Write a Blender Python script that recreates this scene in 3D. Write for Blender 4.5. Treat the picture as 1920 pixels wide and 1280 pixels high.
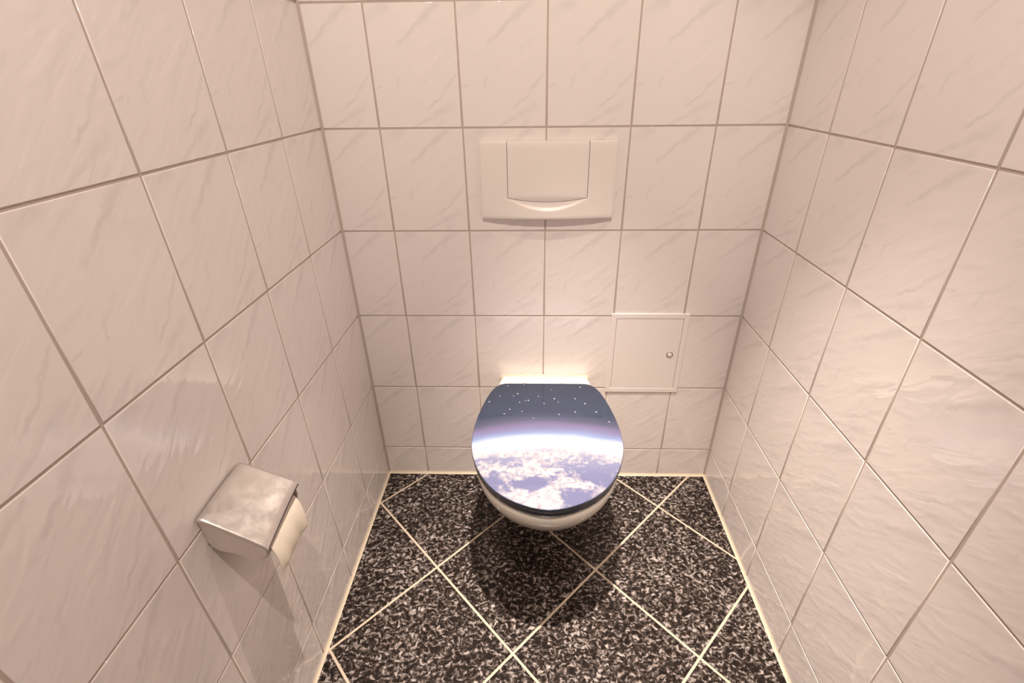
import bpy, bmesh, math
from mathutils import Vector, Matrix

# ------------------------------------------------------------------ clean
for o in list(bpy.data.objects):
    bpy.data.objects.remove(o, do_unlink=True)
SC = bpy.context.scene
COL = SC.collection

# ------------------------------------------------------------------ camera
cam = bpy.data.cameras.new('camera')
cam_o = bpy.data.objects.new('camera', cam)
COL.objects.link(cam_o)
SC.camera = cam_o
right = Vector((0.9996167, 0.02520747, -0.01144746))
fwd = Vector((-0.02759605, 0.87410928, -0.48494476))
up = Vector((-0.0022179, 0.48507478, 0.87446986))
mw = Matrix((right, up, -fwd)).transposed().to_4x4()
mw.translation = Vector((-0.040631, -1.231084, 1.259542))
cam_o.matrix_world = mw
cam.sensor_width = 36.0
cam.lens = 899.593 / 1920 * 36
cam.shift_x = -(976.57 - 960) / 1920
cam.shift_y = (618.49 - 640) / 1920
cam.clip_start = 0.02

# ------------------------------------------------------------------ world, lamps, exposure
world = bpy.data.worlds.new('world')
SC.world = world
world.use_nodes = True
world.node_tree.nodes['Background'].inputs[0].default_value = (1.0, 0.9, 0.82, 1)
world.node_tree.nodes['Background'].inputs[1].default_value = 0.02

def spot(name, loc, aim, power, radius, col, size=165, blend=1.0):
    l = bpy.data.lights.new(name, 'SPOT')
    l.energy = power
    l.shadow_soft_size = radius
    l.color = col
    l.spot_size = math.radians(size)
    l.spot_blend = blend
    o = bpy.data.objects.new(name, l)
    COL.objects.link(o)
    o.location = loc
    d = Vector(aim) - Vector(loc)
    o.rotation_euler = d.to_track_quat('-Z', 'Y').to_euler()
    return o

WARM = (1.0, 0.85, 0.735)
spot('ceiling_spot_light', (-0.01, -0.57, 2.44), (0.095, -0.53, 0.0), 430, 0.016, WARM, 42, 1.0)
spot('ceiling_spot_light', (-0.01, -1.27, 2.44), (-0.39, -0.43, 0.0), 72, 0.016, WARM, 100, 0.52)

SC.cycles.sample_clamp_indirect = 4.0
SC.view_settings.view_transform = 'Standard'
SC.view_settings.look = 'None'
SC.view_settings.gamma = 1.0
SC.view_settings.use_curve_mapping = False
SC.view_settings.exposure = 0.0

# ------------------------------------------------------------------ material helpers
class NT:
    """tiny helper for building node trees"""
    def __init__(s, name):
        s.m = bpy.data.materials.new(name)
        s.m.use_nodes = True
        s.t = s.m.node_tree
        s.b = s.t.nodes['Principled BSDF']
    def n(s, kind, **kw):
        nd = s.t.nodes.new(kind)
        for k, v in kw.items():
            setattr(nd, k, v)
        return nd
    def put(s, sock, v):
        if isinstance(v, (int, float)):
            try:
                sock.default_value = v
            except TypeError:
                sock.default_value = (v, v, v)
        elif isinstance(v, (tuple, list)):
            sock.default_value = v
        else:
            s.t.links.new(v, sock)
    def math(s, op, a, b=0.0, c=0.0, clamp=False):
        nd = s.n('ShaderNodeMath', operation=op, use_clamp=clamp)
        for i, v in enumerate((a, b, c)):
            s.put(nd.inputs[i], v)
        return nd.outputs[0]
    def vmath(s, op, a, b=(0, 0, 0), out=0):
        nd = s.n('ShaderNodeVectorMath', operation=op)
        s.put(nd.inputs[0], a)
        s.put(nd.inputs[1], b)
        return nd.outputs['Value'] if out == 'v' else nd.outputs[0]
    def scale(s, a, f):
        nd = s.n('ShaderNodeVectorMath', operation='SCALE')
        s.put(nd.inputs[0], a)
        s.put(nd.inputs['Scale'], f)
        return nd.outputs[0]
    def smooth(s, v, a, b, lo=0.0, hi=1.0):
        nd = s.n('ShaderNodeMapRange', interpolation_type='SMOOTHSTEP')
        s.put(nd.inputs['Value'], v)
        for k, q in (('From Min', a), ('From Max', b), ('To Min', lo), ('To Max', hi)):
            s.put(nd.inputs[k], q)
        return nd.outputs[0]
    def noise(s, vec, scale, detail=2.0, rough=0.5, dist=0.0, out='Fac'):
        nd = s.n('ShaderNodeTexNoise')
        s.put(nd.inputs['Vector'], vec)
        s.put(nd.inputs['Scale'], scale)
        s.put(nd.inputs['Detail'], detail)
        s.put(nd.inputs['Roughness'], rough)
        s.put(nd.inputs['Distortion'], dist)
        return nd.outputs[out]
    def ramp(s, v, stops, interp='LINEAR'):
        nd = s.n('ShaderNodeValToRGB')
        cr = nd.color_ramp
        cr.interpolation = interp
        while len(cr.elements) > 1:
            cr.elements.remove(cr.elements[-1])
        cr.elements[0].position, cr.elements[0].color = stops[0][0], (*stops[0][1], 1)
        for p, c in stops[1:]:
            e = cr.elements.new(p)
            e.color = (*c, 1)
        s.put(nd.inputs[0], v)
        return nd.outputs[0]
    def mix(s, f, a, b, blend='MIX'):
        nd = s.n('ShaderNodeMix', data_type='RGBA', blend_type=blend)
        s.put(nd.inputs[0], f)
        s.put(nd.inputs[6], (*a, 1) if isinstance(a, tuple) and len(a) == 3 else a)
        s.put(nd.inputs[7], (*b, 1) if isinstance(b, tuple) and len(b) == 3 else b)
        return nd.outputs[2]
    def coord(s, which='Object'):
        return s.n('ShaderNodeTexCoord').outputs[which]
    def sep(s, v):
        nd = s.n('ShaderNodeSeparateXYZ')
        s.put(nd.inputs[0], v)
        return nd.outputs
    def comb(s, x, y, z):
        nd = s.n('ShaderNodeCombineXYZ')
        for i, v in enumerate((x, y, z)):
            s.put(nd.inputs[i], v)
        return nd.outputs[0]
    def bump(s, h, strength=0.5, dist=0.001):
        nd = s.n('ShaderNodeBump')
        s.put(nd.inputs['Height'], h)
        nd.inputs['Strength'].default_value = strength
        nd.inputs['Distance'].default_value = dist
        s.t.links.new(nd.outputs[0], s.b.inputs['Normal'])
    def set(s, **kw):
        for k, v in kw.items():
            k = k.replace('_', ' ')
            if isinstance(v, tuple) and len(v) == 3:
                v = (*v, 1)
            s.put(s.b.inputs[k], v)
        return s.m

def simple(name, col, rough=0.4, metal=0.0, var=0.06, scale=40.0, bump=0.0, **kw):
    t = NT(name)
    c = t.coord()
    nz = t.noise(c, scale, 4)
    dark = tuple(x * (1 - var) for x in col)
    light = tuple(min(1, x * (1 + var)) for x in col)
    t.set(Base_Color=t.mix(nz, dark, light), Roughness=rough, Metallic=metal, **kw)
    if bump:
        t.bump(t.noise(c, scale * 6, 3), bump, 0.0005)
    return t.m

# ------------------------------------------------------------------ materials
PX, PZ = 0.2, 0.2523          # wall tile pitch
TILE_C = (0.90, 0.838, 0.812)

def marble_tile():
    t = NT('white_marbled_wall_tile')
    c = t.coord()
    x, y, z = t.sep(c)
    p = t.comb(t.math('DIVIDE', x, PX), t.math('DIVIDE', z, PX), 0.0)
    w1 = t.vmath('SUBTRACT', t.noise(p, 6.0, 3, 0.7, out='Color'), (0.5, 0.5, 0.5))
    pd = t.vmath('ADD', p, t.scale(w1, 0.11))
    H = PZ / PX
    #        u0   v0    u1   v1   width strength   (v from the top, 0..1)
    seg = [(.83, .01, .60, .15, .045, .9), (.61, .14, .33, .32, .022, 1.0),
           (.28, .01, .00, .14, .060, .8),
           (.45, .47, .32, .57, .012, .7), (.32, .57, .27, .66, .016, .9),
           (.11, .63, .00, .67, .012, .9),
           (.97, .54, .80, .70, .014, .8), (.80, .70, .61, .84, .015, 1.1),
           (.90, .80, .66, .90, .050, .8), (.66, .90, .40, .99, .020, .9),
           (.92, .26, .68, .36, .030, .35), (.80, .92, .70, 1.0, .035, .7)]
    tot, relief = None, None
    for u0, v0, u1, v1, wd, st in seg:
        ax, ay, bx, by = u0, (1 - v0) * H, u1, (1 - v1) * H
        L = math.hypot(bx - ax, by - ay)
        dx, dy = (bx - ax) / L, (by - ay) / L
        q = t.vmath('SUBTRACT', pd, (ax, ay, 0))
        s_ = t.vmath('DOT_PRODUCT', q, (dx, dy, 0), 'v')
        d_ = t.math('ABSOLUTE', t.vmath('DOT_PRODUCT', q, (-dy, dx, 0), 'v'))
        m = t.smooth(d_, 0.0, wd * 1.6, 1.0, 0.0)
        e = t.math('ABSOLUTE', t.math('SUBTRACT', s_, L / 2))
        m = t.math('MULTIPLY', m, t.smooth(e, L * 0.30, L * 0.62, 1.0, 0.0))
        m = t.math('MULTIPLY', m, st)
        tot = m if tot is None else t.math('ADD', tot, m)
    # patchiness along the veins, and faint relief streaks in the same direction
    a = math.radians(40)
    al = t.vmath('DOT_PRODUCT', p, (math.cos(a), math.sin(a), 0), 'v')
    ac = t.vmath('DOT_PRODUCT', p, (-math.sin(a), math.cos(a), 0), 'v')
    streak = t.noise(t.comb(t.math('MULTIPLY', al, 1.3), t.math('MULTIPLY', ac, 4.2), 0.37), 1.7, 2, 0.5, 0.4)
    f = t.math('MULTIPLY', tot, t.smooth(streak, 0.35, 0.6, 0.09, 0.18), clamp=True)
    t.set(Base_Color=t.mix(f, TILE_C, (0.42, 0.385, 0.375)),
          Roughness=0.06, Specular_IOR_Level=0.5)
    t.bump(t.math('POWER', streak, 2.0), 0.35, 0.004)
    return t.m

def floor_tile():
    t = NT('black_grey_flecked_floor_tile')
    c = t.n('ShaderNodeNewGeometry').outputs['Position']
    w = t.vmath('SUBTRACT', t.noise(c, 42.0, 2, out='Color'), (0.5, 0.5, 0.5))
    p = t.vmath('ADD', c, t.scale(w, 0.030))
    n1 = t.noise(p, 105.0, 3.0, 0.62)
    n2 = t.noise(t.vmath('MULTIPLY', p, (1.0, 1.9, 1.0)), 70.0, 3.0, 0.6)
    big = t.noise(c, 7.0, 2)
    v = t.math('ADD', t.math('MULTIPLY', n1, 0.55), t.math('MULTIPLY', n2, 0.45))
    v = t.math('ADD', v, t.math('MULTIPLY', t.math('SUBTRACT', big, 0.5), 0.10))
    fine = t.noise(c, 420.0, 2, 0.6)
    v = t.math('ADD', v, t.math('MULTIPLY', t.math('SUBTRACT', fine, 0.5), 0.10))
    col = t.ramp(v, [(0.40, (0.010, 0.0075, 0.0065)), (0.475, (0.020, 0.0145, 0.012)),
                     (0.525, (0.065, 0.051, 0.045)), (0.57, (0.22, 0.19, 0.178)), (0.64, (0.46, 0.415, 0.395))])
    t.set(Base_Color=col, Roughness=0.25, Specular_IOR_Level=0.18)
    t.bump(v, 0.12, 0.0005)
    return t.m

M_TILE = marble_tile()
M_FLOOR = floor_tile()
M_GROUT = simple('beige_grey_grout', (0.54, 0.455, 0.405), 0.85, var=0.10, scale=60, bump=0.2)
M_FGROUT = simple('cream_floor_grout', (0.60, 0.50, 0.39), 0.85, var=0.14, scale=50, bump=0.2)
M_CORNER = simple('beige_grey_corner_silicone', (0.56, 0.475, 0.425), 0.45, var=0.05, scale=25)
M_CAULK = simple('cream_silicone', (0.80, 0.70, 0.54), 0.4, var=0.06, scale=18)
M_PLASTER = simple('white_plaster', (0.64, 0.61, 0.58), 0.8, var=0.02, scale=20)
M_PLASTIC = simple('white_flush_plate_plastic', (0.91, 0.845, 0.80), 0.34, var=0.01, scale=10)
M_PANEL = simple('white_lacquered_panel', (0.91, 0.845, 0.815), 0.42, var=0.012, scale=10)
M_CERAMIC = simple('white_sanitary_ceramic', (0.88, 0.84, 0.77), 0.08, var=0.015, scale=8, Coat_Weight=0.4)
M_SEAT = simple('dark_navy_seat_lacquer', (0.022, 0.032, 0.052), 0.13, var=0.1, scale=12, Coat_Weight=0.5)
M_PAPER = simple('cream_toilet_paper', (0.86, 0.78, 0.66), 0.95, var=0.03, scale=60, bump=0.5)
M_CARD = simple('brown_cardboard', (0.36, 0.27, 0.19), 0.9, var=0.08, scale=60)
M_NICKEL = simple('shade_darkened_nickel', (0.42, 0.36, 0.32), 0.35, 1.0, var=0.05, scale=60)
M_CHROME = simple('polished_chrome', (0.80, 0.78, 0.76), 0.07, 1.0, var=0.02, scale=20)

def steel():
    t = NT('worn_chrome_steel')
    c = t.coord()
    n = t.noise(c, 45.0, 4, 0.6)
    spots = t.smooth(t.noise(c, 260.0, 3, 0.7), 0.60, 0.74)
    col = t.mix(n, (0.76, 0.72, 0.69), (0.86, 0.82, 0.79))
    col = t.mix(t.math('MULTIPLY', spots, 0.35), col, (0.30, 0.26, 0.24))
    t.set(Base_Color=col, Metallic=1.0, Roughness=t.smooth(n, 0.3, 0.7, 0.30, 0.38))
    t.bump(t.math('ADD', t.noise(c, 28.0, 2), t.math('MULTIPLY', t.noise(c, 150.0, 3), 0.10)), 0.06, 0.004)
    return t.m
M_STEEL = steel()

# ------------------------------------------------------------------ mesh helpers
def link(name, me, mat, parent=None, loc=(0, 0, 0), rot=(0, 0, 0), smooth=False):
    if mat and not me.materials:
        me.materials.append(mat)
    if smooth:
        for p in me.polygons:
            p.use_smooth = True
    o = bpy.data.objects.new(name, me)
    COL.objects.link(o)
    o.location = loc
    o.rotation_euler = rot
    if parent:
        o.parent = parent
    return o

def bm_mesh(name, bm):
    bmesh.ops.recalc_face_normals(bm, faces=bm.faces)
    me = bpy.data.meshes.new(name)
    bm.to_mesh(me)
    bm.free()
    return me

def box_bm(bm, x0, x1, y0, y1, z0, z1):
    v = [bm.verts.new((x, y, z)) for z in (z0, z1) for y in (y0, y1) for x in (x0, x1)]
    for f in ((0, 2, 3, 1), (4, 5, 7, 6), (0, 1, 5, 4), (2, 6, 7, 3), (0, 4, 6, 2), (1, 3, 7, 5)):
        bm.faces.new([v[i] for i in f])

def box(name, mat, x0, x1, y0, y1, z0, z1, parent=None, bevel=0.0, seg=2):
    bm = bmesh.new()
    box_bm(bm, x0, x1, y0, y1, z0, z1)
    if bevel:
        bmesh.ops.bevel(bm, geom=bm.edges[:], offset=bevel, segments=seg, profile=0.6, affect='EDGES')
    return link(name, bm_mesh(name, bm), mat, parent)

def clip(poly, n, d):
    """keep the part of the convex polygon with n.p >= d"""
    out = []
    for i in range(len(poly)):
        a, b = poly[i], poly[(i + 1) % len(poly)]
        da = n[0] * a[0] + n[1] * a[1] - d
        db = n[0] * b[0] + n[1] * b[1] - d
        if da >= 0:
            out.append(a)
        if (da > 0 > db) or (da < 0 < db):
            t = da / (da - db)
            out.append((a[0] + (b[0] - a[0]) * t, a[1] + (b[1] - a[1]) * t))
    res = []
    for q in out:
        if not res or math.hypot(q[0] - res[-1][0], q[1] - res[-1][1]) > 1e-5:
            res.append(q)
    if len(res) > 1 and math.hypot(res[0][0] - res[-1][0], res[0][1] - res[-1][1]) < 1e-5:
        res.pop()
    return res

def area(p):
    return 0.5 * sum(p[i][0] * p[(i + 1) % len(p)][1] - p[(i + 1) % len(p)][0] * p[i][1] for i in range(len(p)))

def inset(poly, b):
    n = len(poly)
    out = []
    for i in range(n):
        p0, p1, p2 = poly[i - 1], poly[i], poly[(i + 1) % n]
        d1 = Vector((p1[0] - p0[0], p1[1] - p0[1])).normalized()
        d2 = Vector((p2[0] - p1[0], p2[1] - p1[1])).normalized()
        n1, n2 = Vector((-d1.y, d1.x)), Vector((-d2.y, d2.x))
        k = 1 + n1.dot(n2)
        m = (n1 + n2) / max(k, 0.15)
        out.append((p1[0] + m.x * b, p1[1] + m.y * b))
    return out

def slab(name, poly, back, front, bev, to3):
    """bevelled slab over a convex polygon; to3(a, b, depth) gives the point"""
    rings = [(poly, back), (poly, front - bev), (inset(poly, bev * 0.35), front - bev * 0.35), (inset(poly, bev), front)]
    bm = bmesh.new()
    vs = [[bm.verts.new(to3(a, b, d)) for a, b in r] for r, d in rings]
    n = len(poly)
    for k in range(3):
        for i in range(n):
            j = (i + 1) % n
            f = bm.faces.new((vs[k][i], vs[k][j], vs[k + 1][j], vs[k + 1][i]))
            f.smooth = k > 0
    bm.faces.new(vs[3])
    return bm_mesh(name, bm)

def empty(name, loc, label=None, cat=None, group=None):
    o = bpy.data.objects.new(name, None)
    o.empty_display_size = 0.05
    COL.objects.link(o)
    o.location = loc
    if label:
        o['label'] = label
        o['category'] = cat
    if group:
        o['group'] = group
    return o

def structure(o, label, cat):
    o['kind'] = 'structure'
    o['label'] = label
    o['category'] = cat
    return o

# ------------------------------------------------------------------ the room
W = 0.5524                    # half width of the room
OX = 2.061425                 # tile-unit offset of the room's centre line
ZR0 = 5.63658 * 0.2           # height of the tile joint that passes above the flush plate
DEPTH = 1.90                  # back wall to front wall
HT = 2.50
REC = 0.0013                  # grout recess
J = 0.0042                    # joint width
TH = 0.10

wall_back = structure(box('wall_back', M_GROUT, -W - TH, W + TH, REC, REC + TH, -0.1, HT),
                      'tiled end wall with white marbled tiles behind the toilet', 'wall')
wall_left = structure(box('wall_left', M_GROUT, -W - TH, -W - REC, -DEPTH, REC, -0.1, HT),
                      'tiled side wall that carries the metal paper holder', 'wall')
wall_right = structure(box('wall_right', M_GROUT, W + REC, W + TH, -DEPTH, REC, -0.1, HT),
                       'bare tiled side wall opposite the metal paper holder', 'wall')
wall_front = structure(box('wall_front', M_PLASTER, -W - TH, W + TH, -DEPTH - TH, -DEPTH, -0.1, HT),
                       'plain white wall behind the camera', 'wall')
ceiling = structure(box('ceiling', M_PLASTER, -W - TH, W + TH, -DEPTH - TH, REC + TH, HT, HT + 0.08),
                    'plain white ceiling above the tiled walls', 'ceiling')
floor = structure(box('floor', M_FGROUT, -W - REC, W + REC, -DEPTH, REC, -0.1, -0.0012),
                  'floor of black and grey flecked tiles laid diagonally with cream joints', 'floor')

_cache = {}
def wall_tiles(wall, cols, s_lo, s_hi, shear, zoff, place, rot):
    """cols: start of each full tile along the wall (viewer's left to right)"""
    gap = 0.0035
    for a0 in cols:
        for r in range(-6, 6):
            ztop = ZR0 - r * PZ + PZ + zoff(a0)      # top joint of row r
            zb = ztop - PZ
            pts = [(J / 2, J / 2), (PX - J / 2, J / 2), (PX - J / 2, PZ - J / 2), (J / 2, PZ - J / 2)]
            pts = [(x, z + shear * x) for x, z in pts]
            pts = clip(pts, (1, 0), s_lo + gap - a0)
            pts = pts and clip(pts, (-1, 0), -(s_hi - gap - a0))
            pts = pts and clip(pts, (0, 1), 0.001 - zb)
            pts = pts and clip(pts, (0, -1), -(HT - 0.001 - zb))
            if len(pts) < 3 or area(pts) < 2e-4:
                continue
            key = (round(shear, 5), tuple((round(x, 4), round(z, 4)) for x, z in pts))
            if key not in _cache:
                _cache[key] = slab('wall_tile', pts, -0.006, 0.0, 0.0010, lambda x, z, d: (x, -d, z))
            link('wall_tile', _cache[key], M_TILE, wall, place(a0, zb), (0, 0, rot))

# back wall: joints at tile units 0..4
wall_tiles(wall_back, [(i - OX) * PX for i in range(-1, 5)], -W, W, 0.0, lambda a: 0.0,
           lambda a, z: (a, 0, z), 0)
# left wall: along = y ; joints at y = -(1.0035 + k)
tl, ol = -0.01696, 0.00705 * 0.2
wall_tiles(wall_left, [-(1.00353 + k) * PX for k in range(0, 9)], -DEPTH + 0.003, 0.0, tl, lambda a: ol + tl * a,
           lambda a, z: (-W, a, z), math.pi / 2)
# right wall: along = -y
tr, orr = -0.01442, -0.00277 * 0.2
wall_tiles(wall_right, [(0.89275 - 1 + k) * PX for k in range(0, 10)], 0.0, DEPTH - 0.003, -tr, lambda a: orr - tr * a,
           lambda a, z: (W, -a, z), -math.pi / 2)

# floor tiles, laid diagonally
FX, FY, FS, FA = (0.47467 - OX) * 0.2, -1.81505 * 0.2, 1.60199 * 0.2, 0.7865
ca, sa = math.cos(FA), math.sin(FA)
FJ = 0.0058
for i in range(-9, 10):
    for j in range(-9, 10):
        def at(a, b):
            return (FX + FS * (a * ca + b * sa), FY + FS * (-a * sa + b * ca))
        g = FJ / 2 / FS
        pl = [at(i + g, j + g), at(i + 1 - g, j + g), at(i + 1 - g, j + 1 - g), at(i + g, j + 1 - g)]
        if area(pl) < 0:
            pl = pl[::-1]
        for n, d in (((1, 0), -W + 0.004), ((-1, 0), -W + 0.004), ((0, -1), 0.004), ((0, 1), -DEPTH + 0.002)):
            pl = pl and clip(pl, n, d)
        if len(pl) < 3 or area(pl) < 3e-4:
            continue
        cx = sum(p[0] for p in pl) / len(pl)
        cy = sum(p[1] for p in pl) / len(pl)
        me = slab('floor_tile', [(x - cx, y - cy) for x, y in pl], -0.006, 0.0, 0.0012, lambda x, y, d: (x, y, d))
        link('floor_tile', me, M_FLOOR, floor, (cx, cy, 0))

# silicone: corner beads and the cream bead along the floor
def fillet(name, path0, path1, a, b, mat, label):
    """concave quarter bead between two faces; a, b are the leg vectors from the corner line"""
    bm = bmesh.new()
    a, b = Vector(a), Vector(b)
    prof = [Vector((0, 0, 0)), a]
    for k in range(1, 5):
        t = k / 5
        q = a * (1 - t) ** 2 + b * t ** 2 + (a + b) * 0.30 * 2 * t * (1 - t)
        prof.append(q)
    prof.append(b)
    rows = [[bm.verts.new(Vector(p) + q) for q in prof] for p in (path0, path1)]
    n = len(prof)
    for i in range(n):
        j = (i + 1) % n
        bm.faces.new((rows[0][i], rows[0][j], rows[1][j], rows[1][i]))
    bm.faces.new(rows[0][::-1])
    bm.faces.new(rows[1])
    return structure(link(name, bm_mesh(name, bm), mat), label, 'sealant')

fillet('trim_1', (-W, 0, 0.004), (-W, 0, HT - 0.001), (0.0055, 0, 0), (0, -0.0055, 0), M_CORNER,
       'beige silicone bead in the corner on the paper holder side')
fillet('trim_2', (W, 0, 0.004), (W, 0, HT - 0.001), (-0.0055, 0, 0), (0, -0.0055, 0), M_CORNER,
       'beige silicone bead in the corner on the bare wall side')
fillet('trim_3', (-W + 0.001, 0, 0), (W - 0.001, 0, 0), (0, -0.0065, 0), (0, 0, 0.0085), M_CAULK,
       'cream silicone bead along the foot of the end wall')
fillet('trim_4', (-W, -DEPTH + 0.002, 0), (-W, -0.001, 0), (0.0065, 0, 0), (0, 0, 0.0085), M_CAULK,
       'cream silicone bead along the foot of the paper holder wall')
fillet('trim_5', (W, -DEPTH + 0.002, 0), (W, -0.001, 0), (-0.0065, 0, 0), (0, 0, 0.0085), M_CAULK,
       'cream silicone bead along the foot of the bare side wall')

# ------------------------------------------------------------------ toilet
XC = -0.008
HW = [(0.0745, 0.105), (0.0755, 0.118), (0.080, 0.131), (0.092, 0.144), (0.118, 0.157), (0.150, 0.167), (0.187, 0.1755),
      (0.225, 0.1825), (0.262, 0.1868), (0.296, 0.1885), (0.330, 0.1877), (0.352, 0.1848), (0.375, 0.1795), (0.395, 0.1732),
      (0.414, 0.1655), (0.432, 0.1565), (0.450, 0.1455), (0.466, 0.1335), (0.482, 0.1185), (0.494, 0.104),
      (0.504, 0.089), (0.513, 0.0725), (0.520, 0.056), (0.5265, 0.0375), (0.5305, 0.019)]
FRONT = 0.5325

def lid_outline(dx=0.0, dfront=0.0, dback=0.0):
    """closed outline, offset by dx sideways; Y is the distance from the wall"""
    y0, y1 = HW[0][0], FRONT
    pts = []
    for Y, h in HW:
        f = (Y - y0) / (y1 - y0)
        pts.append((h + dx * min(1, h / 0.08), -(Y + dfront * f * f + dback * (1 - f) ** 3)))
    full = [(x, y) for x, y in pts] + [(0, -(FRONT + dfront))] + [(-x, y) for x, y in pts[::-1]]
    return full

def loft(name, rings, cap0=True, cap1=True):
    bm = bmesh.new()
    vs = [[bm.verts.new(p) for p in r] for r in rings]
    n = len(vs[0])
    for k in range(len(vs) - 1):
        for i in range(n):
            j = (i + 1) % n
            bm.faces.new((vs[k][i], vs[k][j], vs[k + 1][j], vs[k + 1][i])).smooth = True
    if cap0:
        bm.faces.new(vs[0][::-1])
    if cap1:
        bm.faces.new(vs[-1])
    return bm_mesh(name, bm)

def shrink(pts, d):
    """inset a closed outline (any orientation) by d"""
    s = 1 if area(pts) > 0 else -1
    return inset(pts, d * s)

toilet = empty('toilet', (XC, 0, 0), 'white wall-hung toilet with a closed lid printed with a view of Earth from space', 'toilet')

def bowl_outline(L, Wd, wb, n=36):
    r = []
    for k in range(n + 1):
        f = k / n
        Y = L * (1 - (1 - f) ** 1.8)
        s = min(1, Y / (0.60 * L))
        s = s * s * (3 - 2 * s)
        h = wb + (Wd - wb) * s
        if Y > 0.58 * L:
            q = (Y - 0.58 * L) / (0.42 * L)
            h *= max(0.0, 1 - q ** 2.15) ** (1 / 1.95)
        r.append((h, -Y))
    r[-1] = (0.0, -L)
    return r + [(-x, y) for x, y in r[:-1][::-1]]

secs = [(0.060, 0.10, 0.070, 0.085), (0.068, 0.150, 0.095, 0.098), (0.090, 0.205, 0.112, 0.108), (0.130, 0.262, 0.124, 0.116),
        (0.180, 0.330, 0.136, 0.121), (0.230, 0.398, 0.149, 0.125), (0.275, 0.450, 0.160, 0.128), (0.310, 0.482, 0.168, 0.130),
        (0.340, 0.503, 0.1745, 0.131), (0.362, 0.516, 0.178, 0.131), (0.380, 0.5235, 0.180, 0.131), (0.393, 0.526, 0.181, 0.131),
        (0.401, 0.524, 0.1795, 0.130), (0.406, 0.519, 0.176, 0.127), (0.4085, 0.511, 0.170, 0.121)]
rings = [[(x, min(y, -0.0004), z) for x, y in bowl_outline(L, Wd, wb)] for z, L, Wd, wb in secs]
bowl = link('bowl', loft('bowl', rings), M_CERAMIC, toilet)
bowl['label'] = 'white ceramic bowl hung on the wall'
# raised shelf of the bowl behind the lid
sh = [(0.1315, -0.0004), (0.1345, -0.020), (0.140, -0.045), (0.148, -0.075), (0.150, -0.100)]
sh_pts = sh + [(-x, y) for x, y in sh[::-1]]
rings = []
for d, z in ((0.0, 0.398), (0.0, 0.4085), (0.0012, 0.4118), (0.004, 0.4140), (0.009, 0.4148)):
    rings.append([(x - math.copysign(d, x), y, z) for x, y in sh_pts])
shelf = link('rear_shelf', loft('rear_shelf', rings), M_CERAMIC, toilet)

# cream sealant where the ceramic meets the tiles
bm = bmesh.new()
out = [(-0.1395, 0.30), (-0.1395, 0.402), (-0.1375, 0.413), (-0.131, 0.4195), (0, 0.4215), (0.131, 0.4195), (0.1375, 0.413), (0.1395, 0.402), (0.1395, 0.30)]
inn = [(-0.128, 0.30), (-0.128, 0.402), (-0.127, 0.408), (-0.124, 0.411), (0, 0.412), (0.124, 0.411), (0.127, 0.408), (0.128, 0.402), (0.128, 0.30)]
r0 = [bm.verts.new((x, -0.0002, z)) for x, z in out]
r1 = [bm.verts.new((x * 0.985, -0.0045, z - 0.002)) for x, z in out]
r2 = [bm.verts.new((x, -0.0055, z)) for x, z in inn]
for A, B in ((r0, r1), (r1, r2)):
    for i in range(len(A) - 1):
        bm.faces.new((A[i], A[i + 1], B[i + 1], B[i])).smooth = True
seal = link('sealant_bead', bm_mesh('sealant_bead', bm), M_CAULK, toilet)
seal['label'] = 'cream sealant bead between ceramic and tiles'

# seat: a ring under the lid
so = lid_outline(-0.003, -0.004, 0.012)
si = [(x * 0.66, -0.30 + (y + 0.30) * 0.66) for x, y in so]
bm = bmesh.new()
prof = [(0.0, 0.4120, 0), (0.0, 0.4185, 0), (0.0018, 0.4228, 0), (0.006, 0.4245, 0), (0.004, 0.4245, 1), (0.0, 0.4225, 1), (0.0, 0.4120, 1)]
rr = []
for d, z, inner in prof:
    base = si if inner else so
    pts = shrink(base, -d if inner else d) if d else base
    rr.append([bm.verts.new((x, y, z)) for x, y in pts])
n = len(so)
for k in range(len(rr)):
    A, B = rr[k], rr[(k + 1) % len(rr)]
    for i in range(n):
        j = (i + 1) % n
        bm.faces.new((A[i], A[j], B[j], B[i])).smooth = True
seat = link('seat', bm_mesh('seat', bm), M_SEAT, toilet)
seat['label'] = 'dark navy toilet seat ring under the lid'

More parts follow.
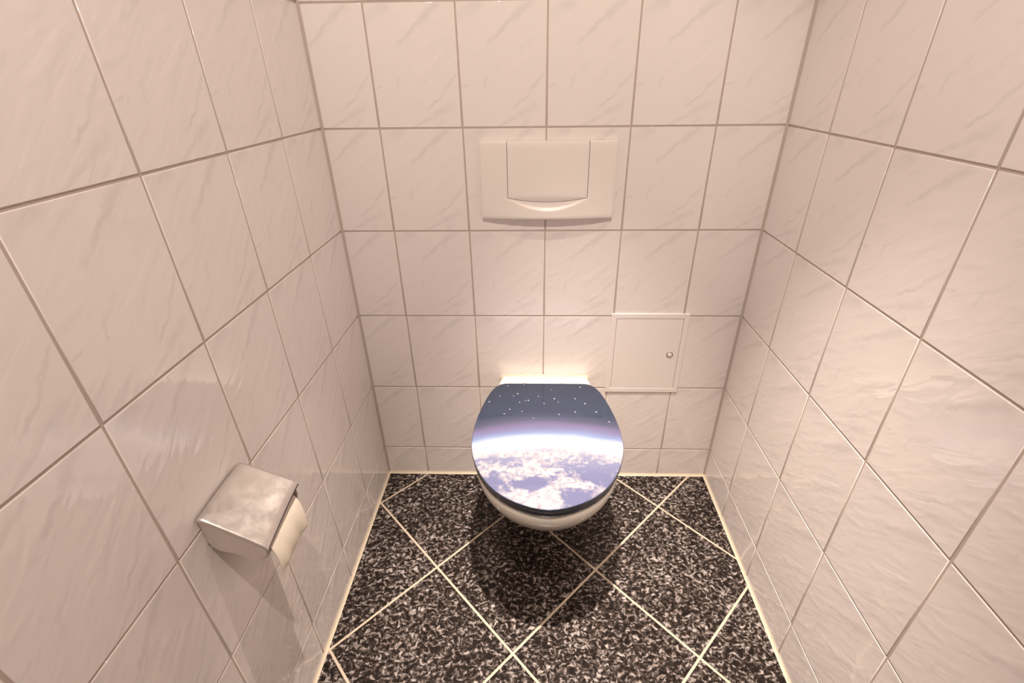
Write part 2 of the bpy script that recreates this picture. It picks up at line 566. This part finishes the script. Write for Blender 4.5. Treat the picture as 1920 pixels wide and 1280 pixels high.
# lid with the printed picture
def lid_print():
    t = NT('printed_lid_earth_from_space')
    c = t.coord()
    x, y, z = t.sep(c)
    Y = t.math('MULTIPLY', y, -1.0)
    xs = t.math('SUBTRACT', x, 0.004)
    # height below the curved horizon, 0..1 over the lid
    hz = t.math('SUBTRACT', Y, t.math('MULTIPLY', t.math('MULTIPLY', xs, xs), 0.9))
    wob = t.math('MULTIPLY', t.math('SUBTRACT', t.noise(t.comb(x, t.math('MULTIPLY', y, 3.0), 0.0), 9.0, 2), 0.5), 0.012)
    f = t.math('DIVIDE', t.math('ADD', hz, wob), 0.55)
    sky = t.ramp(f, [(0.12, (0.030, 0.041, 0.068)), (0.38, (0.034, 0.045, 0.082)), (0.436, (0.068, 0.075, 0.125)),
                     (0.470, (0.13, 0.115, 0.215)), (0.500, (0.145, 0.15, 0.28)), (0.528, (0.17, 0.225, 0.38)),
                     (0.552, (0.32, 0.385, 0.51)), (0.575, (0.52, 0.54, 0.58)), (0.64, (0.52, 0.52, 0.54)), (1.0, (0.52, 0.52, 0.54))])
    # stars
    stars = [(275, 330, 1.2), (348, 292, .8), (437, 291, .8), (465, 277, 1.3), (478, 333, 1.0), (515, 324, .8), (535, 321, 1.3),
             (603, 294, .9), (640, 342, .9), (709, 310, 1.3), (735, 332, .8), (847, 310, 1.1), (912, 343, 1.3), (880, 233, 1.2),
             (412, 380, 1.0), (375, 410, 1.0), (493, 394, .8), (740, 415, 1.0), (848, 398, 1.2), (988, 398, 1.3), (1075, 464, 1.1),
             (1133, 476, .9), (505, 216, .7), (400, 224, .8), (690, 250, .6), (570, 440, .6)]
    tot = None
    for sx, sy, r in stars:
        X, Yw = lid_px(sx, sy)
        d = t.vmath('DISTANCE', c, (X - XC, Yw, LID_TOP), 'v')
        m = t.smooth(d, 0.0008, 0.0022 * r, 1.0, 0.0)
        tot = m if tot is None else t.math('MAXIMUM', tot, m)
    sky = t.mix(tot, sky, (0.6, 0.62, 0.66))
    # earth: blue ground with cloud fields, foreshortened towards the horizon
    inv = t.math('DIVIDE', 1.0, t.math('SUBTRACT', Y, 0.14))
    cp = t.comb(t.math('MULTIPLY', t.math('MULTIPLY', x, inv), 1.0), t.math('MULTIPLY', inv, 0.42), 0.0)
    wv = t.vmath('SUBTRACT', t.noise(cp, 6.0, 3, out='Color'), (0.5, 0.5, 0.5))
    cp = t.vmath('ADD', cp, t.scale(wv, 0.10))
    c1 = t.noise(cp, 4.2, 7, 0.62)
    c2 = t.noise(cp, 15.0, 6, 0.66)
    c3 = t.noise(t.vmath('ADD', c, t.scale(wv, 0.02)), 70.0, 6, 0.68)
    cl = t.math('ADD', t.math('MULTIPLY', c1, 0.45), t.math('MULTIPLY', c2, 0.30))
    cl = t.math('ADD', cl, t.math('MULTIPLY', c3, 0.25))
    cl = t.math('ADD', t.math('MULTIPLY', t.math('SUBTRACT', cl, 0.5), 1.7), 0.5)
    def blob(px, py, rx, ry, amt):
        X, Yw = lid_px(px, py)
        dx = t.math('DIVIDE', t.math('SUBTRACT', x, X - XC), rx)
        dy = t.math('DIVIDE', t.math('SUBTRACT', y, Yw), ry)
        r2 = t.math('ADD', t.math('MULTIPLY', dx, dx), t.math('MULTIPLY', dy, dy))
        return t.math('MULTIPLY', t.math('EXPONENT', t.math('MULTIPLY', r2, -1.0)), amt * 0.8)
    for b in ((540, 885, .036, .015, -.26), (560, 880, .02, .012, -.08), (1000, 850, .060, .022, -.20), (830, 760, .040, .011, -.12), (300, 860, .040, .012, -.14),
              (850, 960, .036, .018, -.22), (250, 720, .045, .010, -.10), (1090, 770, .04, .012, -.16), (1010, 920, .03, .010, .05),
              (480, 1000, .020, .020, .05),
              (680, 960, .026, .030, .40), (600, 1010, .030, .014, .28), (470, 950, .020, .016, .26), (800, 880, .060, .012, .12),
              (520, 790, .085, .022, .13), (640, 680, .120, .018, .20), (900, 760, .012, .006, .16), (950, 885, .05, .010, .10),
              (210, 690, .02, .006, .12)):
        cl = t.math('ADD', cl, blob(*b))
    cloud = t.smooth(cl, 0.43, 0.62)
    grain = t.noise(c, 110.0, 5, 0.7)
    ccol = t.mix(t.smooth(grain, 0.32, 0.62), (0.235, 0.225, 0.285), (0.42, 0.405, 0.42))
    ground = t.mix(t.smooth(Y, 0.32, 0.46), (0.215, 0.235, 0.34), (0.125, 0.135, 0.245))
    earth = t.mix(cloud, ground, ccol)
    e = t.smooth(f, 0.580, 0.665)
    t.set(Base_Color=t.mix(e, sky, earth), Roughness=0.03, Specular_IOR_Level=0.5)
    return t.m

LID_TOP = 0.440
CPOS = Vector((-0.040631, -1.231084, 1.259542))
def lid_px(a, b):
    """print detail measured on the lid -> metres on the lid's top plane"""
    px, py = 840 + a / 3.555, 660 + b / 3.555
    d = right * ((px - 976.57) / 899.593) + fwd + up * (-(py - 618.49) / 899.593)
    t = (LID_TOP - CPOS.z) / d.z
    p = CPOS + d * t
    return p.x, p.y

M_LID = lid_print()
lo = lid_outline()
rings = []
for d, z in ((0.004, 0.4270), (0.0015, 0.4275), (0.0, 0.4295), (0.0, 0.4370), (0.0010, 0.4391), (0.0032, 0.4400)):
    pts = shrink(lo, d) if d else lo
    rings.append([(x, y, z) for x, y in pts])
lid_me = loft('lid', rings)
lid_me.materials.append(M_SEAT)
lid_me.materials.append(M_LID)
for p in lid_me.polygons:
    p.material_index = 1 if p.center.z > 0.4392 else 0
lid = link('lid', lid_me, None, toilet)
lid['label'] = 'closed lid printed with stars, the blue horizon of Earth and clouds'

for hx in (-0.060, 0.0505):
    bm = bmesh.new()
    bmesh.ops.create_uvsphere(bm, u_segments=20, v_segments=12, radius=0.0085,
                              matrix=Matrix.Translation((0, 0, 0)) @ Matrix.Diagonal((1.7, 1, 1, 1)))
    g = bmesh.ops.create_cone(bm, cap_ends=True, segments=16, radius1=0.006, radius2=0.006, depth=0.012,
                              matrix=Matrix.Translation((0, 0, -0.007)))
    for f in bm.faces:
        f.smooth = True
    h = link('hinge', bm_mesh('hinge', bm), M_CHROME, toilet, (hx, -0.0625, 0.4215))
    h['label'] = 'small chrome lid hinge'

# ------------------------------------------------------------------ flush plate
fp = empty('flush_plate', (-0.008, 0, 0.912), 'white plastic flush plate with one broad push button above the toilet', 'flush plate')
PW, PH = 0.1655, 0.1865
BW = 0.0985                    # half width of the button
def bulge(x):                  # how far the front stands off the wall
    return 0.0235 - 0.012 * (x / PW) ** 2
def arc(x):                    # lower edge of the button, height above the plate's foot
    return 0.0435 + 0.0100 * (x / BW) ** 2
def scoop(x):                  # lower rim of the finger scoop
    return 0.0215 + 0.0325 * min(1, abs(x) / BW) ** 2

def solid_front(name, cols, mat, parent, back=-0.0005, bevel=0.0012):
    """cols: list of columns of (x, depth, z) points, same count; closes sides to the back plane"""
    bm = bmesh.new()
    fv = [[bm.verts.new((x, -d, z)) for x, d, z in c] for c in cols]
    bv = [[bm.verts.new((x, back, z)) for x, d, z in c] for c in cols]
    nc, nr = len(cols), len(cols[0])
    for i in range(nc - 1):
        for k in range(nr - 1):
            bm.faces.new((fv[i][k], fv[i + 1][k], fv[i + 1][k + 1], fv[i][k + 1])).smooth = True
    for i in range(nc - 1):
        bm.faces.new((fv[i][0], bv[i][0], bv[i + 1][0], fv[i + 1][0]))
        bm.faces.new((fv[i][-1], fv[i + 1][-1], bv[i + 1][-1], bv[i][-1]))
    for k in range(nr - 1):
        bm.faces.new((fv[0][k], fv[0][k + 1], bv[0][k + 1], bv[0][k]))
        bm.faces.new((fv[-1][k], bv[-1][k], bv[-1][k + 1], fv[-1][k + 1]))
    o = link(name, bm_mesh(name, bm), mat, parent)
    if bevel:
        md = o.modifiers.new('edge', 'BEVEL')
        md.width = bevel
        md.segments = 3
        md.limit_method = 'ANGLE'
        md.angle_limit = math.radians(50)
    return o

def plate_depth(x, z):
    d = bulge(x)
    # soft roll at top and foot
    for e in (PH - z, z):
        if e < 0.006:
            d -= 0.0016 * (1 - e / 0.006) ** 2
    return d

# the plate is one mesh: left cheek, right cheek, foot with the scoop
GAP = 0.0013
bm = bmesh.new()
def patch(cols, back=-0.0005, sides=(1, 1), inner=None):
    fv = [[bm.verts.new((x, -d, z)) for x, d, z in c] for c in cols]
    bv = [[bm.verts.new((x, back, z)) for x, d, z in c] for c in cols]
    nc, nr = len(cols), len(cols[0])
    for i in range(nc - 1):
        for k in range(nr - 1):
            bm.faces.new((fv[i][k], fv[i + 1][k], fv[i + 1][k + 1], fv[i][k + 1])).smooth = True
        bm.faces.new((fv[i][0], bv[i][0], bv[i + 1][0], fv[i + 1][0]))
        bm.faces.new((fv[i][-1], fv[i + 1][-1], bv[i + 1][-1], bv[i][-1]))
    for k in range(nr - 1):
        if sides[0] and not (inner and inner[0] > 0 and k < inner[1]):
            bm.faces.new((fv[0][k], fv[0][k + 1], bv[0][k + 1], bv[0][k]))
        if sides[1] and not (inner and inner[0] < 0 and k < inner[1]):
            bm.faces.new((fv[-1][k], bv[-1][k], bv[-1][k + 1], fv[-1][k + 1]))
xe = BW + GAP
def foot_col(x):
    xb = max(-BW, min(BW, x))
    a = arc(xb) - GAP
    s = min(scoop(xb), a - 0.0004)
    col = []
    for k in range(9):
        z = s * k / 8
        col.append((x, plate_depth(x, z), z))
    wv = a - s
    depth = 0.30 * min(wv, 0.03)
    for k in range(1, 11):
        q = k / 10
        z = s + wv * q
        col.append((x, plate_depth(x, z) - depth * math.sin(min(1.0, q * 2.2) * math.pi / 2), z))
    return col
zfoot = [p[2] for p in foot_col(xe)]
zc = zfoot[-1]
zlist = zfoot + [zc + (PH - zc) * k / 14 for k in range(1, 14)] + [PH - 0.003, PH - 0.0015, PH]
for sgn in (-1, 1):
    xs = [xe + (PW - xe) * k / 8 for k in range(9)]
    xs = [x * sgn for x in xs]
    if sgn < 0:
        xs = xs[::-1]
    patch([[(x, plate_depth(x, z), z) for z in zlist] for x in xs], inner=(sgn, len(zfoot) - 1))
xs = [-xe + 2 * xe * k / 40 for k in range(41)]
patch([foot_col(x) for x in xs], sides=(0, 0))
bmesh.ops.remove_doubles(bm, verts=bm.verts[:], dist=1e-6)
plate = link('cover_plate', bm_mesh('cover_plate', bm), M_PLASTIC, fp)
md = plate.modifiers.new('edge', 'BEVEL')
md.width, md.segments, md.limit_method, md.angle_limit = 0.0009, 2, 'ANGLE', math.radians(55)

cols = []
for k in range(41):
    x = -BW + 2 * BW * k / 40
    a = arc(x)
    col = []
    # lower crescent of the button leans inwards
    cr = a + 0.0145 * max(0.0, 1 - (x / BW) ** 2) + 0.0004
    for m in range(8):
        z = a + (cr - a) * m / 7
        q = 1 - m / 7
        col.append((x, bulge(x) - (cr - a) * 0.34 * q ** 1.3, z))
    for m in range(1, 15):
        z = cr + (PH - cr) * m / 14
        d = plate_depth(x, z)
        col.append((x, d, z))
    cols.append(col)
solid_front('push_button', cols, M_PLASTIC, fp, bevel=0.0007)['label'] = 'broad push button with a curved lower edge'

# ------------------------------------------------------------------ access panel
ap = empty('access_panel', (0.2935, 0, 0.4945), 'white metal access panel with a small lock in the wall beside the toilet', 'access panel')
ow, oh, iw, ih = 0.1120, 0.1375, 0.0965, 0.1212
bm = bmesh.new()
def rect(w, h, d):
    return [bm.verts.new((sx * w, -d, sz * h)) for sx, sz in ((-1, -1), (1, -1), (1, 1), (-1, 1))]
R = [rect(ow, oh, -0.0), rect(ow, oh, 0.0026), rect(ow - 0.0006, oh - 0.0006, 0.0036), rect(ow - 0.0018, oh - 0.0018, 0.0041),
     rect(iw + 0.0018, ih + 0.0018, 0.0041), rect(iw + 0.0005, ih + 0.0005, 0.0037), rect(iw, ih, 0.0030), rect(iw, ih, -0.0)]
for A, B in zip(R, R[1:] + R[:1]):
    for i in range(4):
        j = (i + 1) % 4
        bm.faces.new((A[i], A[j], B[j], B[i]))
link('frame', bm_mesh('frame', bm), M_PANEL, ap)['label'] = 'flat white frame'
g = 0.0012
door = box('door', M_PANEL, -iw + g, iw - g, -0.0034, -0.0006, -ih + g, ih - g, ap, 0.0004)
# lock: shallow cup, recess shade put into its darker metal colour; square spindle
bm = bmesh.new()
seg = 24
prof = [(0.0100, 0.0030), (0.0098, 0.0046), (0.0088, 0.0050), (0.0080, 0.0046), (0.0074, 0.0030), (0.0, 0.0034)]
rg = [[bm.verts.new((r * math.cos(2 * math.pi * i / seg), -d, r * math.sin(2 * math.pi * i / seg))) for i in range(seg)] for r, d in prof[:-1]]
for A, B in zip(rg, rg[1:]):
    for i in range(seg):
        j = (i + 1) % seg
        bm.faces.new((A[i], A[j], B[j], B[i])).smooth = True
bm.faces.new(rg[-1])
lock = link('lock', bm_mesh('lock', bm), M_NICKEL, door, (0.0705, 0, 0.001))
lock['label'] = 'small round lock'
bm = bmesh.new()
box_bm(bm, -0.0040, 0.0040, -0.0070, -0.0030, -0.0040, 0.0040)
bmesh.ops.bevel(bm, geom=bm.edges[:], offset=0.0005, segments=1, affect='EDGES')
link('square_spindle', bm_mesh('square_spindle', bm), M_PANEL, door, (0.0705, 0, 0.001), (0, math.radians(45), 0))

# ------------------------------------------------------------------ toilet paper holder (on the left wall)
HY0, HY1 = -0.752, -0.632      # near and far side
hold = empty('toilet_paper_holder', (-W, (HY0 + HY1) / 2, 0.60), 'worn chrome toilet paper holder with a sloping cover on the side wall', 'paper holder')
HC = (HY0 + HY1) / 2
hwid = (HY1 - HY0) / 2
# local: x = out from the wall, y = along the wall, z relative to 0.60
def local_mesh(name, bm, mat, parent=hold, smooth=False):
    return link(name, bm_mesh(name, bm), mat, parent)
# back plate
box('back_plate', M_STEEL, 0.0004, 0.0026, -hwid + 0.004, hwid - 0.004, 0.006, 0.058, hold, 0.0006, 1)
# cover: sloping sheet, slightly crowned, with rolled-down rims
prof = [(0.003, 0.0630), (0.006, 0.0662), (0.012, 0.0655), (0.022, 0.0610), (0.038, 0.0530), (0.056, 0.0438), (0.074, 0.0345),
        (0.0885, 0.0265), (0.0935, 0.0232), (0.0960, 0.0195), (0.0965, 0.0150)]
across = [(-1.0, -0.0062), (-1.003, -0.0035), (-0.995, -0.0012), (-0.975, 0.0), (-0.93, 0.0004), (-0.6, 0.0013), (-0.25, 0.0020), (0.1, 0.0022), (0.45, 0.0019),
          (0.8, 0.0010), (0.93, 0.0004), (0.975, 0.0), (0.995, -0.0012), (1.003, -0.0035), (1.0, -0.0062)]
bm = bmesh.new()
def twist(x, a):               # the flap is bent: its near outer corner hangs lower
    return -0.020 * max(0.0, x - 0.006) / 0.090 * (1 - a) / 2
gr = [[bm.verts.new((x, a * hwid, z + dz + twist(x, a))) for a, dz in across] for x, z in prof]
for i in range(len(prof) - 1):
    for k in range(len(across) - 1):
        bm.faces.new((gr[i][k], gr[i][k + 1], gr[i + 1][k + 1], gr[i + 1][k])).smooth = True
cov = local_mesh('cover', bm, M_STEEL)
md = cov.modifiers.new('sheet', 'SOLIDIFY')
md.thickness = 0.0011
md.offset = -1
cov['label'] = 'sloping chrome cover flap'
# side cheeks
edge = [(0.003, 0.0560), (0.003, 0.012), (0.006, 0.000), (0.014, -0.008), (0.026, -0.0125), (0.040, -0.0150), (0.046, -0.0185), (0.052, -0.0265), (0.061, -0.0320),
        (0.071, -0.0320), (0.081, -0.0270), (0.0885, -0.0170), (0.0915, -0.0050), (0.0915, 0.0180), (0.0700, 0.0300), (0.0400, 0.0450), (0.0140, 0.0575)]
for s, cn in ((-1, 'near'), (1, 'far')):
    bm = bmesh.new()
    y = s * (hwid - 0.0035)
    ed = [(x, z + (twist(x, s) if z > 0.01 and x > 0.01 else 0.0)) for x, z in edge]
    A = [bm.verts.new((x, y, z)) for x, z in ed]
    B = [bm.verts.new((x, y - s * 0.0013, z)) for x, z in ed]
    bm.faces.new(A)
    bm.faces.new(B[::-1])
    for i in range(len(edge)):
        j = (i + 1) % len(edge)
        bm.faces.new((A[i], A[j], B[j], B[i]))
    local_mesh('side_cheek', bm, M_STEEL)
# spindle
bm = bmesh.new()
bmesh.ops.create_cone(bm, cap_ends=True, segments=20, radius1=0.005, radius2=0.005, depth=2 * hwid - 0.008,
                      matrix=Matrix.Translation((0.060, 0, -0.014)) @ Matrix.Rotation(math.pi / 2, 4, 'X'))
for f in bm.faces:
    f.smooth = len(f.verts) == 4
local_mesh('spindle', bm, M_STEEL)

# toilet paper roll
roll = empty('toilet_paper_roll', (-W + 0.060, HC, 0.586), 'cream toilet paper roll with a sheet hanging out below the chrome cover', 'toilet paper')
RW = 0.0490                    # half width of the paper
bm = bmesh.new()
seg = 40
rs = [(0.0195, -RW), (0.0285, -RW), (0.0292, -RW + 0.0008), (0.0292, RW - 0.0008), (0.0285, RW), (0.0195, RW)]
rg = [[bm.verts.new((r * math.cos(2 * math.pi * i / seg), y, r * math.sin(2 * math.pi * i / seg))) for i in range(seg)] for r, y in rs]
for A, B in zip(rg, rg[1:] + rg[:1]):
    for i in range(seg):
        j = (i + 1) % seg
        bm.faces.new((A[i], A[j], B[j], B[i])).smooth = True
link('paper_winding', bm_mesh('paper_winding', bm), M_PAPER, roll)
bm = bmesh.new()
rs = [(0.0178, -RW + 0.001), (0.0193, -RW + 0.001), (0.0193, RW - 0.001), (0.0178, RW - 0.001)]
rg = [[bm.verts.new((r * math.cos(2 * math.pi * i / seg), y, r * math.sin(2 * math.pi * i / seg))) for i in range(seg)] for r, y in rs]
for A, B in zip(rg, rg[1:] + rg[:1]):
    for i in range(seg):
        j = (i + 1) % seg
        bm.faces.new((A[i], A[j], B[j], B[i])).smooth = True
link('core', bm_mesh('core', bm), M_CARD, roll)['label'] = 'brown cardboard core'
# loose sheet: leaves the top of the roll, bulges out past the cover lip and hangs down
prof = [(0.000, 0.0296), (0.010, 0.0285), (0.019, 0.0245), (0.026, 0.0185), (0.0315, 0.0105), (0.0355, 0.000), (0.0380, -0.012),
        (0.0392, -0.023), (0.0394, -0.034), (0.0388, -0.045), (0.0376, -0.054), (0.0360, -0.062)]
bm = bmesh.new()
na = 25
gr = []
for i, (x, z) in enumerate(prof):
    t = i / (len(prof) - 1)
    row = []
    for k in range(na):
        a = -1 + 2 * k / (na - 1)
        wv = 0.0011 * math.sin(3.1 * a + 4 * t) * t + 0.0007 * math.sin(9 * a - 6 * t) * t
        row.append(bm.verts.new((x + wv, a * (RW + 0.0005), z + (0.0015 * math.sin(5 * a) * t * t))))
    gr.append(row)
for i in range(len(prof) - 1):
    for k in range(na - 1):
        bm.faces.new((gr[i][k], gr[i][k + 1], gr[i + 1][k + 1], gr[i + 1][k])).smooth = True
sheet = link('loose_sheet', bm_mesh('loose_sheet', bm), M_PAPER, roll)
md = sheet.modifiers.new('sheet', 'SOLIDIFY')
md.thickness = 0.0009
md = sheet.modifiers.new('round', 'SUBSURF')
md.levels = md.render_levels = 1
sheet['label'] = 'loose end of cream paper hanging down'
